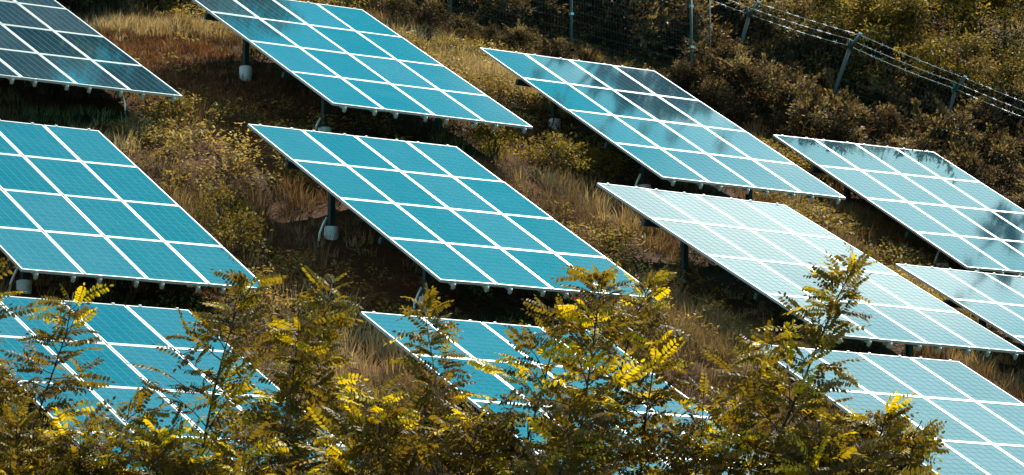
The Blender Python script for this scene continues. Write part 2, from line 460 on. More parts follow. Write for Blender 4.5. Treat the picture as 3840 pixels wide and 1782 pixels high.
def solar_array(key, a):
    ax, us, nn = plane_axes(a); c = np.array(a[:3])
    base = np.array([c[0], c[1], h1(c[0], c[1])])
    root = thing('solar_array', ARRAY_LABELS[key], 'solar array', base, 'solar arrays standing in rows on the slope')
    P = Matrix(((ax[0], us[0], nn[0], c[0] - base[0]), (ax[1], us[1], nn[1], c[1] - base[1]), (ax[2], us[2], nn[2], c[2] - base[2]), (0, 0, 0, 1)))

    def part(name, me, m, parent=root):
        o = link(name, me, parent); o.matrix_local = m; return o
    for i in range(4):
        for j in range(4):
            t = Matrix.Translation(((i - 1.5) * MOD_W, (1.5 - j) * MOD_H, 0))
            t = t @ Matrix.Rotation(math.radians(prng.gauss(0, 0.10)), 4, 'X') @ Matrix.Rotation(math.radians(prng.gauss(0, 0.12)), 4, 'Y')
            p = part('solar_panel', SHEET, P @ t)
            part('frame', FRAME, Matrix.Identity(4), p)
            g = part('cell_grid', CELLS, Matrix.Identity(4), p); g['kind'] = 'stuff'
        for q in (0.235, 0.82):
            x = (i - 2 + q) * MOD_W
            r = part('mounting_rail', RAIL, P @ Matrix.Translation((x, 0, 0)))
            part('end_clamp', CLAMP, Matrix.Translation((0, -2 * MOD_H - 0.002, 0)), r)
            part('top_clamp', TCLAMP, Matrix.Translation((0, 2 * MOD_H - 0.01, 0)), r)
    for v in (0.9, 2.85):
        part('cross_beam', BEAM, P @ Matrix.Translation((0, (2 - v) * MOD_H, 0)))
        for u in (0.85, 3.15):
            q = c + (u - 2) * MOD_W * ax + (2 - v) * MOD_H * us - nn * (FD + 0.1)
            gz = h1(q[0], q[1]); top = q[2] - base[2]; ft = max(gz + (0.16 if u < 2 and not (v < 1 and key in ('A4', 'A5', 'A7')) else -0.12), q[2] - ((0.82 if key == 'A2' else 0.95) if v < 1 else 1.02)) - base[2]; x, y = q[0] - base[0], q[1] - base[1]
            b = Build().box(x - 0.045, x + 0.045, y - 0.045, y + 0.045, ft - 0.1, top)
            leg = link('leg', b.mesh('leg', M['post']), root)
            b = Build(); z0 = gz - 0.4 - base[2]
            b.tube([(x, y, z0), (x, y, ft - 0.012), (x, y, ft)], [0.115, 0.115, 0.104], 20)
            link('concrete_footing', b.mesh('concrete_footing', M['concrete'], True), leg)
        # short white cable conduit sticking out of the ground beside a left leg
        if (key, v > 1) in CONDUITS:
            q = c + (0.85 - 2) * MOD_W * ax + (2 - v) * MOD_H * us; x, y = q[0] - base[0] - 0.22, q[1] - base[1] + 0.02; gz = h1(x + base[0], y + base[1]) - base[2]
            pts = [(x - 0.05, y, gz - 0.1), (x - 0.02, y, gz + 0.12), (x + 0.04, y, gz + 0.26), (x + 0.10, y, gz + 0.37)]
            link('cable_conduit', Build().tube(pts, 0.019, 8).mesh('cable_conduit', M['conduit'], True), root)
    if key == 'A1':
        q = c + (3.0 - 2) * MOD_W * ax - 1.9 * MOD_H * us - base; q = q - np.array([0.1, 0, 0.05])
        pts = [q, q + (0.03, 0, -0.1), q + (0.07, 0, -0.24), q + (0.075, 0, -0.36)]
        link('hanging_cable', Build().tube(pts, 0.012, 6).mesh('hanging_cable', M['conduit'], True), root)
        link('cable_plug', Build().tube([pts[3], pts[3] + np.array((0, 0, -0.07))], 0.02, 8).mesh('cable_plug', M['post']), root)
    return root


for k, a in ARRAYS.items(): solar_array(k, a)

# ------------------------------------------------------------------ fences
def mesh_fence():
    """welded green mesh fence along the back of the plot"""
    D0 = 71.0; xs = [527, 830, 1133, 1437, 1740]; tops = []; base = []
    for i, px in enumerate(xs):
        p, d = ground_at(px, {527: -60, 830: 20, 1133: 100, 1437: 180, 1740: 262}[px], 60, 90); p[2] = h1(p[0], p[1]); base.append(p)
    e, d = ground_at(1787, 272, 60, 90); e[2] = h1(e[0], e[1]); base.append(e)
    root = thing('mesh_fence', 'green welded mesh fence on straight posts behind the upper arrays', 'fence', base[2]); H = 2.25; o = base[2]
    for i, p in enumerate(base):
        r = 0.030 if i < 5 else 0.012; q = p - o
        post = link('post', Build().tube([q + (0, 0, -0.4), q + (0, 0, H + 0.12)], r, 8).mesh('post', M['fence'], True), root)
        if i < 5:
            for k in range(3):
                z = 0.3 + 0.85 * k; link('clip', Build().box(q[0] - 0.036, q[0] + 0.036, q[1] - 0.04, q[1] + 0.036, q[2] + z, q[2] + z + 0.05).mesh('clip', M['galv']), post)
            link('cap', Build().tube([q + (0, 0, H + 0.12), q + (0, 0, H + 0.15)], [0.034, 0.026], 8).mesh('cap', M['fence']), post)
    for i in range(len(base) - 1):
        A, B = base[i] - o, base[i + 1] - o; b = Build(); d = B - A; n = max(3, int(np.linalg.norm(d[:2]) / 0.06)); off = np.array([0, -0.035, 0])
        for k in range(n + 1):
            q = A + d * k / n + off; b.tube([q + (0, 0, 0.02), q + (0, 0, H)], 0.0018, 3, False)
        for k in range(12):
            z = 0.05 + (H - 0.07) * k / 11; b.tube([A + off + (0, -0.005, z), B + off + (0, -0.005, z)], 0.0024, 3, False)
        pn = link('mesh_panel', b.mesh('mesh_panel', M['fence']), root); pn['kind'] = 'stuff'


def barbed_fence():
    """older fence with leaning Y-headed posts and barbed wire"""
    heads = [(1640, -95, 1580, 130), (1893, 8, 1828, 236), (2148, 88, 2063, 336), (2412, 196, 2352, 400), (2690, 305, 2630, 505)]
    foot = []; top = []
    for hx, hy, fx, fy in heads:
        p, d = ground_at(fx, fy, 66, 95); p[2] = h1(p[0], p[1]); foot.append(p); top.append(unproject(hx, hy, d - 0.1))
    o = foot[2]; root = thing('barbed_wire_fence', 'leaning fence with barbed wire strung on Y-headed posts by the trees', 'fence', o)
    arms = []
    for p, t in zip(foot, top):
        p = p - o; t = t - o; ax = (t - p); L_ = np.linalg.norm(ax); ax = ax / L_; fork = t - ax * 0.30
        side = np.array([0.84, -0.54, 0.0]); r_tip = t + side * 0.12; l_tip = fork + ax * 0.22 - side * 0.10
        post = link('post', Build().tube([p - ax * 0.3, p + (fork - p) * 0.5, fork], 0.038, 8).mesh('post', M['post'], True), root)
        link('arm', Build().tube([fork - ax * 0.02, r_tip], [0.038, 0.036], 8).mesh('arm', M['post'], True), post)
        link('arm', Build().tube([fork - ax * 0.02, l_tip], [0.032, 0.03], 8).mesh('arm', M['fence'], True), post)
        link('cap', Build().tube([r_tip, r_tip + ax * 0.05], [0.042, 0.038], 8).mesh('cap', M['wire'], True), post)
        arms.append((p, fork, r_tip, l_tip, ax))
    strand_pts = lambda A, k: [A[2], A[1] + (A[2] - A[1]) * 0.45, A[3], A[1] + (A[3] - A[1]) * 0.3, A[1] - A[4] * 0.12][k]
    for k in (0, 2, 3):
        for i in range(len(arms) - 1):
            a = strand_pts(arms[i], k); c = strand_pts(arms[i + 1], k); b = Build(); n = 14; pts = []
            for s in range(n + 1):
                t = s / n; pts.append(a + (c - a) * t + np.array([0, 0, -0.02 * 4 * t * (1 - t) * (1 + 0.3 * k)]))
            for off in (0.004, -0.004): b.tube([q + (0, 0, off * (1 if j % 2 else -1)) for j, q in enumerate(pts)], 0.0022, 4, False)
            for s in sorted(prng.uniform(0.02, 0.98) for _ in range(13)):
                q = a + (c - a) * s + np.array([0, 0, -0.02 * 4 * s * (1 - s) * (1 + 0.3 * k)])
                dv = prng.uniform(-0.03, 0.03), prng.uniform(-0.03, 0.03), 0.035
                b.tube([q - dv, q + dv], 0.0045, 4); dv2 = np.array([prng.uniform(0.03, 0.06) * a2 for a2 in unit(c - a)]); b.tube([q - dv2, q + dv2], 0.0058, 5)
            link('barbed_wire', b.mesh('barbed_wire', M['wire']), root)
    for i in range(len(arms) - 1):
        b = Build(); A, B = arms[i], arms[i + 1]
        for k in range(9):
            f = 0.06 + 0.94 * k / 8; b.tube([A[0] + (A[1] - A[0]) * f, B[0] + (B[1] - B[0]) * f], 0.0022, 3, False)
        for k in range(26):
            t = (k + 0.5) / 26; b.tube([A[0] + (B[0] - A[0]) * t, A[1] + (B[1] - A[1]) * t], 0.0018, 3, False)
        pn = link('mesh_panel', b.mesh('mesh_panel', M['fence']), root); pn['kind'] = 'stuff'


mesh_fence(); barbed_fence()

# ------------------------------------------------------------------ plants: shared shapes
def leaf_quads(P, D, N, Ln, Wd, fold=0.25):
    """one folded leaf (4 vertices along the midrib + 2 sides -> 2 quads... kept to 4 triangles) per row of P"""
    S = np.cross(N, D); S /= np.linalg.norm(S, axis=1, keepdims=True) + 1e-9; Nn = np.cross(D, S)
    L_ = Ln[:, None]; W_ = Wd[:, None]
    a = P; b = P + D * L_ * 0.5 + S * W_ * 0.5 + Nn * W_ * fold; c = P + D * L_; d = P + D * L_ * 0.5 - S * W_ * 0.5 + Nn * W_ * fold
    V = np.stack([a, b, c, d], 1).reshape(-1, 3); i = np.arange(len(P)) * 4
    return V, np.concatenate([np.c_[i, i + 1, i + 2], np.c_[i, i + 2, i + 3]])


def lerp_tones(t, stops):
    t = np.clip(t, 0, 1); xs = np.array([s[0] for s in stops]); cs = np.array([s[1] for s in stops])
    return np.stack([np.interp(t, xs, cs[:, k]) for k in range(3)], -1)


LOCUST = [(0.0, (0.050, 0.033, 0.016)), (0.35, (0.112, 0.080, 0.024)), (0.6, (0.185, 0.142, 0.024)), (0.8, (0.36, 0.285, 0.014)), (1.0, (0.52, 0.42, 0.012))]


def locust_leaf(r, tone):
    """pinnate leaf: a drooping rachis along +X with paired oval leaflets"""
    n = r.integers(7, 11); Lr = r.uniform(0.25, 0.37); V = []; F = []; C = []; nv = 0
    droop = r.uniform(0.15, 0.9); curl = r.normal(0, 0.35)
    def at(s):
        return np.array([Lr * s, Lr * curl * 0.35 * s * s, -Lr * droop * 0.55 * s * s])
    pts = [at(s) for s in np.linspace(0, 1, 5)]; b = Build().tube(pts, [0.0018, 0.0016, 0.0014, 0.0012, 0.0008], 3, False)
    V.append(np.concatenate(b.V)); F += b.F; nv = b.n; C.append(np.tile(lerp_tones(np.array([tone * 0.7]), LOCUST), (nv, 1)))
    fold = r.uniform(0.1, 0.7)
    for k in range(n + 1):
        s = 0.16 + 0.84 * k / n; p = at(s); tg = unit(at(min(1, s + 0.03)) - at(max(0, s - 0.03)))
        sides = (1, -1) if k < n else (0,)
        for sd in sides:
            side = np.array([-tg[1], tg[0], 0.0]); side = unit(side)
            if sd == 0: d = tg.copy()
            else: d = unit(side * sd * 0.9 + tg * r.uniform(0.15, 0.45) + np.array([0, 0, -fold + r.normal(0, 0.12)]))
            ln = r.uniform(0.050, 0.064) * (0.75 + 0.5 * math.sin(math.pi * min(0.95, s * 0.8 + 0.1))); w = ln * r.uniform(0.42, 0.54)
            up = np.array([0, 0, 1.0]) + r.normal(0, 0.18, 3); sv = unit(np.cross(up, d)); nn = np.cross(d, sv); cup = w * 0.12
            pt = [p + d * 0.003, p + d * ln * 0.3 + sv * w * 0.46 + nn * cup, p + d * ln * 0.72 + sv * w * 0.42 + nn * cup, p + d * ln, p + d * ln * 0.72 - sv * w * 0.42 + nn * cup, p + d * ln * 0.3 - sv * w * 0.46 + nn * cup]
            V.append(np.array(pt)); F += [(nv, nv + 1, nv + 2, nv + 3), (nv, nv + 3, nv + 4, nv + 5)]; nv += 6
            C.append(np.tile(lerp_tones(np.array([tone + r.normal(0, 0.05)]), LOCUST), (6, 1)))
    return np.concatenate(V), F, np.concatenate(C)


def mesh_raw(name, V, F, C, mat):
    me = bpy.data.meshes.new(name); me.from_pydata(V.tolist(), [], F)
    a = me.attributes.new('tone', 'FLOAT_COLOR', 'POINT'); c = np.ones((len(V), 4), np.float32); c[:, :3] = C; a.data.foreach_set('color', c.ravel()); me.materials.append(mat); return me


lr = np.random.default_rng(21)
LEAF_TONES = [0.12, 0.2, 0.28, 0.34, 0.4, 0.45, 0.5, 0.56, 0.62, 0.7, 0.8, 0.95]
LEAVES = [locust_leaf(lr, t) for t in LEAF_TONES for _ in range(3)]
LEAF_MESH = [mesh_raw('leaf', *l, M['locust_leaf']) for l in LEAVES]
LEAF_TONE = np.repeat(LEAF_TONES, 3)


def locust(label, depth, path, spread, density=1.0, yellow=0.35, low=2.1, pale=False, bare=0.0, seed=0):
    """young locust tree. path: photo pixels the stem passes, bottom to tip; spread: half width of the crown in metres"""
    r = np.random.default_rng(1000 + seed)
    pts = [unproject(px, py, depth + 0.25 * math.sin(k * 2.1 + seed)) for k, (px, py) in enumerate(path)]
    d = unit(pts[1] - pts[0]); d = unit(d + np.array([0, 0, 0.6])); gx = pts[0] - d * (pts[0][2] - h1(pts[0][0], pts[0][1])) / max(0.4, d[2]) * 1.0
    gx[2] = h1(gx[0], gx[1]); pts = [gx - np.array([0, 0, 0.2])] + [gx * (1 - t) + pts[0] * t for t in (0.5,)] + pts
    P = np.array(pts); seg = np.r_[0, np.cumsum(np.linalg.norm(np.diff(P, axis=0), axis=1))]; tot = seg[-1]
    stem = lambda s: np.array([np.interp(s * tot, seg, P[:, k]) for k in range(3)])
    root = thing('locust_sapling', label, 'tree', gx, 'locust saplings in front of the arrays')
    wig = lambda s: np.array([0.03 * math.sin(s * 19 + seed), 0.03 * math.cos(s * 15 + seed), 0])
    R0 = 0.011 + 0.006 * tot * 0.5; ss = np.linspace(0, 1, 14)
    trunk_pts = [stem(s) + wig(s) * (0.3 + s * 0.5) * (1 - s) for s in ss]
    bark = M['pale_bark'] if pale else M['bark']
    link('trunk', Build().tube([q - gx for q in trunk_pts], [R0 * (1 - 0.86 * s) for s in ss], 8).mesh('trunk', bark, True), root)
    sz = np.array([stem(s)[2] for s in ss]); s_low = float(np.interp(low, sz, ss)); crown_h = (1 - s_low) * tot
    mats = []  # (4x4-ish) leaf placements
    nb = max(4, int(crown_h * 14 * density)); az = r.uniform(0, 6.28)
    for k in range(nb):
        f = (k + r.uniform(0.0, 0.9)) / nb; s = s_low + (1 - s_low) * f * 0.97
        if f < bare: continue
        az += 2.4 + r.normal(0, 0.3); el = r.uniform(0.35, 0.95)
        prof = (0.55 + 0.45 * math.sin(math.pi * min(1, 0.25 + 0.6 * f))) * (1 - 0.72 * max(0, f - 0.35) / 0.65)
        Lb = spread * prof * r.uniform(0.65, 1.25); d0 = np.array([math.cos(az) * math.cos(el), math.sin(az) * math.cos(el), math.sin(el)])
        a = stem(s) + wig(s) * (0.3 + s * 0.5) * (1 - s); bp = [a]; d = d0
        for q in range(5):
            d = unit(d + np.array([0, 0, -0.07]) + r.normal(0, 0.09, 3)); bp.append(bp[-1] + d * Lb / 5)
        link('branch', Build().tube([q - gx for q in bp], np.linspace(0.0095 * (0.5 + Lb * 0.5), 0.0025, 6), 5).mesh('branch', bark, True), root)
        nl = max(4, int(Lb / 0.062 * density)); bpA = np.array(bp); yb = r.random() < 0.58 * yellow * (0.25 + 0.75 * f)
        for q in range(nl):
            t = 0.12 + 0.88 * (q + r.uniform(0, 0.7)) / nl; t = min(t, 1); p = np.array([np.interp(t * 5, range(6), bpA[:, c]) for c in range(3)])
            dd = unit(bpA[min(5, int(t * 5) + 1)] - bpA[max(0, int(t * 5) - 0)] + 1e-6); sd = unit(np.cross(dd, np.array([0, 0, 1.0]))) * (1 if q % 2 else -1)
            ld = unit(dd * r.uniform(0.2, 0.9) + sd * r.uniform(0.5, 1.0) + np.array([0, 0, r.normal(0.1, 0.35)])) if q < nl - 1 else dd
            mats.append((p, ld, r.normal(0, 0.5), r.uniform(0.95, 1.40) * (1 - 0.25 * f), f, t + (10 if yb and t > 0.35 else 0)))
    for q in range(int(10 * density)):                                              # leading shoot
        s = 0.9 + 0.1 * q / 10; a2 = q * 2.4; p = stem(s); ld = unit(np.array([math.cos(a2), math.sin(a2), 0.35 + 0.09 * q])); mats.append((p, ld, r.normal(0, 0.4), r.uniform(0.65, 0.95), 1.0, 1.0))
    # which shape each leaf takes: young leaves at the tips and towards the top are yellower
    items = []
    for p, ld, roll, scl, f, t in mats:
        yb = t > 5; t = t - 10 * yb
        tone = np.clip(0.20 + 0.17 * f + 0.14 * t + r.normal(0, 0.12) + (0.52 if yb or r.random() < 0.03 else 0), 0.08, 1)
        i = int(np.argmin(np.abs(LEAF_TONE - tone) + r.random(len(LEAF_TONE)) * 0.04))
        x = ld; up = unit(np.array([-0.30, -0.42, 0.8]) + r.normal(0, 0.42, 3)); y = unit(np.cross(up, x)); z = np.cross(x, y)      # blades turn to the open valley side
        y2 = y * math.cos(roll) + z * math.sin(roll); z2 = np.cross(x, y2)
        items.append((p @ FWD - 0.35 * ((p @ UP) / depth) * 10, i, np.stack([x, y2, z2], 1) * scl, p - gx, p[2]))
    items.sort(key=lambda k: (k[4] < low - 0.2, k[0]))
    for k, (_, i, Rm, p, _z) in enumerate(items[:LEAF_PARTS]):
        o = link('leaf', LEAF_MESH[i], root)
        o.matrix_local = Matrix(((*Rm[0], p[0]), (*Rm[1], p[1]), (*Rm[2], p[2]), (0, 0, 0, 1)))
    rest = items[LEAF_PARTS:]
    if rest:
        V = []; F = []; C = []; n = 0
        for _, i, Rm, p, _z in rest:
            v, f, c = LEAVES[i]; V.append(v @ Rm.T + p); C.append(c); F += [tuple(a + n for a in q) for q in f]; n += len(v)
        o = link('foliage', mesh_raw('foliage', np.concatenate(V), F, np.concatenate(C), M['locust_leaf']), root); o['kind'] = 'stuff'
    return len(items)


LEAF_PARTS = 300


def tuft_field(n, pos, hgt, tone_fn, blades, spread, seed, wmul=1.0, lean=0.45):
    """grass: n tufts of curved tapering blades"""
    r = np.random.default_rng(seed); P = np.repeat(pos, blades, 0); N = len(P); Hh = np.repeat(hgt, blades) * r.uniform(0.5, 1.15, N)
    a = r.uniform(0, 2 * np.pi, N); rad = spread * np.sqrt(r.random(N)); out = np.c_[np.cos(a), np.sin(a), np.zeros(N)]
    P = P + out * rad[:, None]; P[:, 2] -= 0.02
    ln = lean * r.uniform(0.2, 1.6, N); d1 = unit(out * (ln * 0.5)[:, None] + np.array([0, 0, 1.0]) + r.normal(0, 0.12, (N, 3))); d2 = unit(d1 + out * ln[:, None] + np.array([0.1, 0.05, -0.15]))
    w = (r.uniform(0.004, 0.009, N) * wmul)[:, None]; b = r.uniform(0, np.pi, N); S = np.c_[np.cos(b), np.sin(b), np.zeros(N)]
    m = P + d1 * (Hh * 0.55)[:, None]; t = m + d2 * (Hh * 0.45)[:, None]
    V = np.stack([P - S * w, P + S * w, m + S * w * 0.8, m - S * w * 0.8, t], 1).reshape(-1, 3); i = np.arange(N) * 5
    C = np.repeat(np.repeat(tone_fn, blades, 0) * r.uniform(0.7, 1.3, (N, 1)), 5, 0)
    return V, [np.c_[i, i + 1, i + 2, i + 3], np.c_[i + 3, i + 2, i + 4]], C


GRASS = [(0.0, (0.055, 0.034, 0.021)), (0.3, (0.135, 0.085, 0.047)), (0.55, (0.235, 0.165, 0.082)), (0.8, (0.40, 0.30, 0.16)), (1.0, (0.50, 0.40, 0.23))]
WEED = [(0.0, (0.050, 0.040, 0.018)), (0.4, (0.155, 0.125, 0.044)), (0.75, (0.32, 0.26, 0.10)), (1.0, (0.46, 0.38, 0.13))]


def region_points(n, seed, d0, d1, margin=3.0):
    """random points on the hillside inside the view's wedge plus a margin at both sides"""
    r = np.random.default_rng(seed); D = np.sqrt(r.uniform(d0 ** 2, d1 ** 2, n)); lat = r.uniform(-1, 1, n) * (D * 0.1435 + margin)
    fx = unit(np.array([FWD[0], FWD[1], 0])); P = D[:, None] * fx[None] + lat[:, None] * RIGHT[None]
    P[:, 2] = height(P[:, 0], P[:, 1]); return P, r


def bank(P):
    """the bare reddish bank below the pale grass at the top left"""
    c, _ = ground_at(385, 165); d, _ = ground_at(540, 210)
    return np.minimum(((P[:, 0] - c[0]) / 1.7) ** 2 + ((P[:, 1] - c[1]) / 2.2) ** 2, ((P[:, 0] - d[0]) / 1.2) ** 2 + ((P[:, 1] - d[1]) / 1.4) ** 2) < 1


def under_array(P):
    m = np.zeros(len(P), bool)
    for a in ARRAYS.values():
        ax, us, nn = plane_axes(a); q = P - np.array(a[:3]); m |= (np.abs(q @ ax) < 1.75) & (np.abs(q[:, 1]) < 2.5)
    return m


def build_grass():
    P, r = region_points(21000, 5, 34, 76)
    f1 = fbm(P[:, 0] * 0.45, P[:, 1] * 0.45); f2 = fbm(P[:, 0] * 1.3 + 40, P[:, 1] * 1.3 + 11)
    und = under_array(P); fw = fbm(P[:, 0] * 0.4 + 70, P[:, 1] * 0.4 + 31); bk = bank(P); keep = r.random(len(P)) < np.where(und, 0.5, 0.45 + 0.9 * f2) * np.where(fw > 0.5, 0.4, 1.0) * np.where(bk, 1.6, 1.0); P, f1, f2, und = P[keep], f1[keep], f2[keep], und[keep]
    t = np.clip(0.28 + 1.3 * (f1 - 0.45) + 0.6 * (f2 - 0.5) + r.normal(0, 0.14, len(P)), 0, 1); hgt = 0.16 + 0.24 * f2 + 0.08 * r.random(len(P)); hgt[und] *= 0.6; bk = bank(P); hgt[bk] *= 0.42; t[bk] = r.uniform(0.05, 0.45, bk.sum())
    V, F, C = tuft_field(len(P), P, hgt, lerp_tones(t, GRASS), 22, 0.14, 6)
    o = link('dry_grass', np_mesh('dry_grass', V, F, M['blade'], C)); tag(o, 'dry brown grass covering the slope between the arrays', 'grass', kind='stuff')
    # short reddish dead grass on the bare bank
    P2, r2 = region_points(60000, 31, 56, 68); P2 = P2[bank(P2)]; P2 = P2[:1500]
    V, F, C = tuft_field(len(P2), P2, r2.uniform(0.07, 0.2, len(P2)), lerp_tones(r2.random(len(P2)), [(0, (0.07, 0.032, 0.018)), (0.7, (0.17, 0.082, 0.042)), (1, (0.30, 0.18, 0.09))]), 16, 0.16, 33, lean=1.2)
    o = link('bank_grass', np_mesh('bank_grass', V, F, M['blade'], C)); tag(o, 'short reddish dead grass on the bank between the two top left arrays', 'grass', kind='stuff')
    # pale ridges of long grass
    Q = []
    for x0, y0, x1, y1, w, n in [(255, 84, 610, 100, 0.38, 420), (1112, 166, 1390, 250, 0.45, 520), (1290, 235, 1400, 285, 0.4, 180), (1640, 800, 1860, 890, 0.9, 500), (2150, 560, 2330, 640, 0.5, 260), (380, 520, 520, 640, 0.9, 200)]:
        a, _ = ground_at(x0, y0); b, _ = ground_at(x1, y1); t = r.random(n)[:, None]; q = a + (b - a) * t + r.normal(0, w * 0.55, (n, 3)); Q.append(np.c_[q, np.full(n, 0 if y0 < 400 else 1)])
    Q = np.concatenate(Q); kind = Q[:, 3]; Q = Q[:, :3].copy(); Q[:, 2] = height(Q[:, 0], Q[:, 1])
    t = np.where(kind == 0, r.normal(0.82, 0.13, len(Q)), r.normal(0.5, 0.15, len(Q)))
    V, F, C = tuft_field(len(Q), Q, np.where(kind == 0, r.uniform(0.16, 0.36, len(Q)), r.uniform(0.2, 0.42, len(Q))), lerp_tones(t, GRASS), 26, 0.12, 9, lean=0.35)
    o = link('tall_grass', np_mesh('tall_grass', V, F, M['blade'], C)); tag(o, 'tall pale grass along the banks below the fence and between arrays', 'grass', kind='stuff')


def build_weeds():
    P, r = region_points(12000, 15, 34, 74)
    f = fbm(P[:, 0] * 0.4 + 70, P[:, 1] * 0.4 + 31); f2 = fbm(P[:, 0] * 1.1 + 4, P[:, 1] * 1.1 + 91); und = under_array(P)
    keep = (f > 0.43) & (r.random(len(P)) < np.where(und, 0.25, 0.9)) & (~bank(P) | (r.random(len(P)) < 0.06)); P, f, f2 = P[keep], f[keep], f2[keep]
    nl = 40; N = len(P) * nl; B = np.repeat(P, nl, 0); hh = np.repeat(0.12 + 0.5 * np.clip(f - 0.45, 0, 1) + 0.2 * f2, nl)
    a = r.uniform(0, 2 * np.pi, N); u = r.random(N); rad = 0.22 * np.sqrt(r.random(N)) * (1.1 - 0.5 * u)
    Q = B + np.c_[np.cos(a) * rad, np.sin(a) * rad, u * hh]
    D = unit(np.c_[np.cos(a), np.sin(a), r.normal(0.1, 0.35, N)] + r.normal(0, 0.3, (N, 3))); Nn = unit(np.array([0, 0, 1.0]) + r.normal(0, 0.35, (N, 3)))
    Ln = r.uniform(0.04, 0.10, N); V, F = leaf_quads(Q, D, Nn, Ln, Ln * r.uniform(0.4, 0.6, N))
    t = np.repeat(np.clip(0.35 + 1.6 * (f - 0.52) + 0.5 * (f2 - 0.5) + r.normal(0, 0.12, len(P)), 0, 1), nl) + 0.25 * (u - 0.5) + r.normal(0, 0.08, N)
    o = link('low_weeds', np_mesh('low_weeds', V, F, M['leaf'], np.repeat(lerp_tones(t, WEED), 4, 0))); tag(o, 'low olive leafy weeds matting the slope', 'weeds', kind='stuff')


build_grass(); build_weeds()


def bush_mesh_set(seed, w, h, n, ls, stops, stemn=7):
    r = np.random.default_rng(seed); b = Build()
    for k in range(stemn):
        a = r.uniform(0, 6.28); e = np.array([math.cos(a) * w * 0.6 * r.random(), math.sin(a) * w * 0.6 * r.random(), h * r.uniform(0.5, 0.9)])
        b.tube([(0, 0, -0.15), e * 0.5 + r.normal(0, 0.05, 3), e], [0.02, 0.013, 0.004], 5)
    nc = 34; cz = r.random(nc) ** 0.8; ca = r.uniform(0, 6.28, nc); cr = w * np.sqrt(r.random(nc)) * (1.02 - 0.55 * cz ** 2)
    Cc = np.c_[np.cos(ca) * cr, np.sin(ca) * cr, 0.06 * h + cz * h * 0.92]; idx = r.integers(0, nc, n)
    Q = Cc[idx] + r.normal(0, 1, (n, 3)) * np.array([0.125, 0.125, 0.085]) * w; Q[:, 2] = np.abs(Q[:, 2])
    ns = n // 4; sh = r.integers(0, nc, 30)[r.integers(0, 30, ns)]; sd = unit(np.random.default_rng(seed + 500).normal(0, 1, (nc, 3)) * np.array([1, 1, 0.6]) + np.array([0, 0, 1.1])) * np.random.default_rng(seed + 501).uniform(0.25, 0.6, (nc, 1)) * w
    Q[:ns] = Cc[sh] + sd[sh] * r.random((ns, 1)) + r.normal(0, 0.03, (ns, 3)) * w; idx[:ns] = sh; Q[:, 2] = np.abs(Q[:, 2])
    D = unit(Q - Cc[idx] + r.normal(0, 0.08, (n, 3)) + np.array([0, 0, 0.03])); N = unit(np.array([0, 0, 0.8]) + r.normal(0, 0.5, (n, 3))); Ln = ls * r.uniform(0.6, 1.3, n)
    V, F = leaf_quads(Q, D, N, Ln, Ln * 0.5); ct = r.normal(0.5, 0.28, nc)
    C = np.repeat(lerp_tones(ct[idx] + r.normal(0, 0.12, n), stops), 4, 0)
    return b.mesh('stem', M['bark'], True), np_mesh('foliage', V, F, M['leaf'], C)


BROWN = [(0.0, (0.026, 0.019, 0.014)), (0.4, (0.054, 0.039, 0.025)), (0.75, (0.105, 0.078, 0.047)), (1.0, (0.20, 0.155, 0.085))]
OLIVE = [(0.0, (0.050, 0.040, 0.012)), (0.4, (0.105, 0.083, 0.020)), (0.75, (0.19, 0.148, 0.030)), (1.0, (0.29, 0.22, 0.040))]
GOLD = [(0.0, (0.08, 0.06, 0.010)), (0.5, (0.22, 0.165, 0.015)), (1.0, (0.40, 0.30, 0.02))]
BROWN_SET = [bush_mesh_set(40 + k, 1.0, 1.7, 4600, 0.105, BROWN) for k in range(4)]
OLIVE_SET = [bush_mesh_set(50 + k, 0.6, 0.6, 1500, 0.06, OLIVE) for k in range(3)]
GOLD_SET = [bush_mesh_set(60, 0.5, 0.6, 900, 0.075, GOLD)]


def bush(name, label, st, p, s, rz, group=None, cat='bush'):
    root = thing(name, label, cat, p, group); root.rotation_euler = (0, 0, rz); root.scale = (s, s, s * prng.uniform(0.85, 1.2))
    link('stem', st[0], root); f = link('foliage', st[1], root); return root


def shrub_label(x, y, big):
    if x < 750: return 'dark brown shrub above the pale grass bank, ' + ('beside the dark top left array' if x < 430 else 'behind the top turquoise array')
    if x < 1790:
        span = 'left of the left fence post' if x < 1133 else 'between the left and middle fence posts' if x < 1437 else 'between the middle and right fence posts' if x < 1740 else 'by the fence end'
        return ('dark brown shrub grown behind the green mesh, ' if big else 'small brown shrub before the green mesh, ') + span
    span = 'left of the upper leaning post' if x < 1860 else 'between the upper and middle leaning posts' if x < 2110 else 'between the middle and lower leaning posts' if x < 2385 else 'right of the lower leaning post'
    return ('brown shrub behind the barbed wire, ' if big else 'low brown shrub before the barbed wire, ') + span


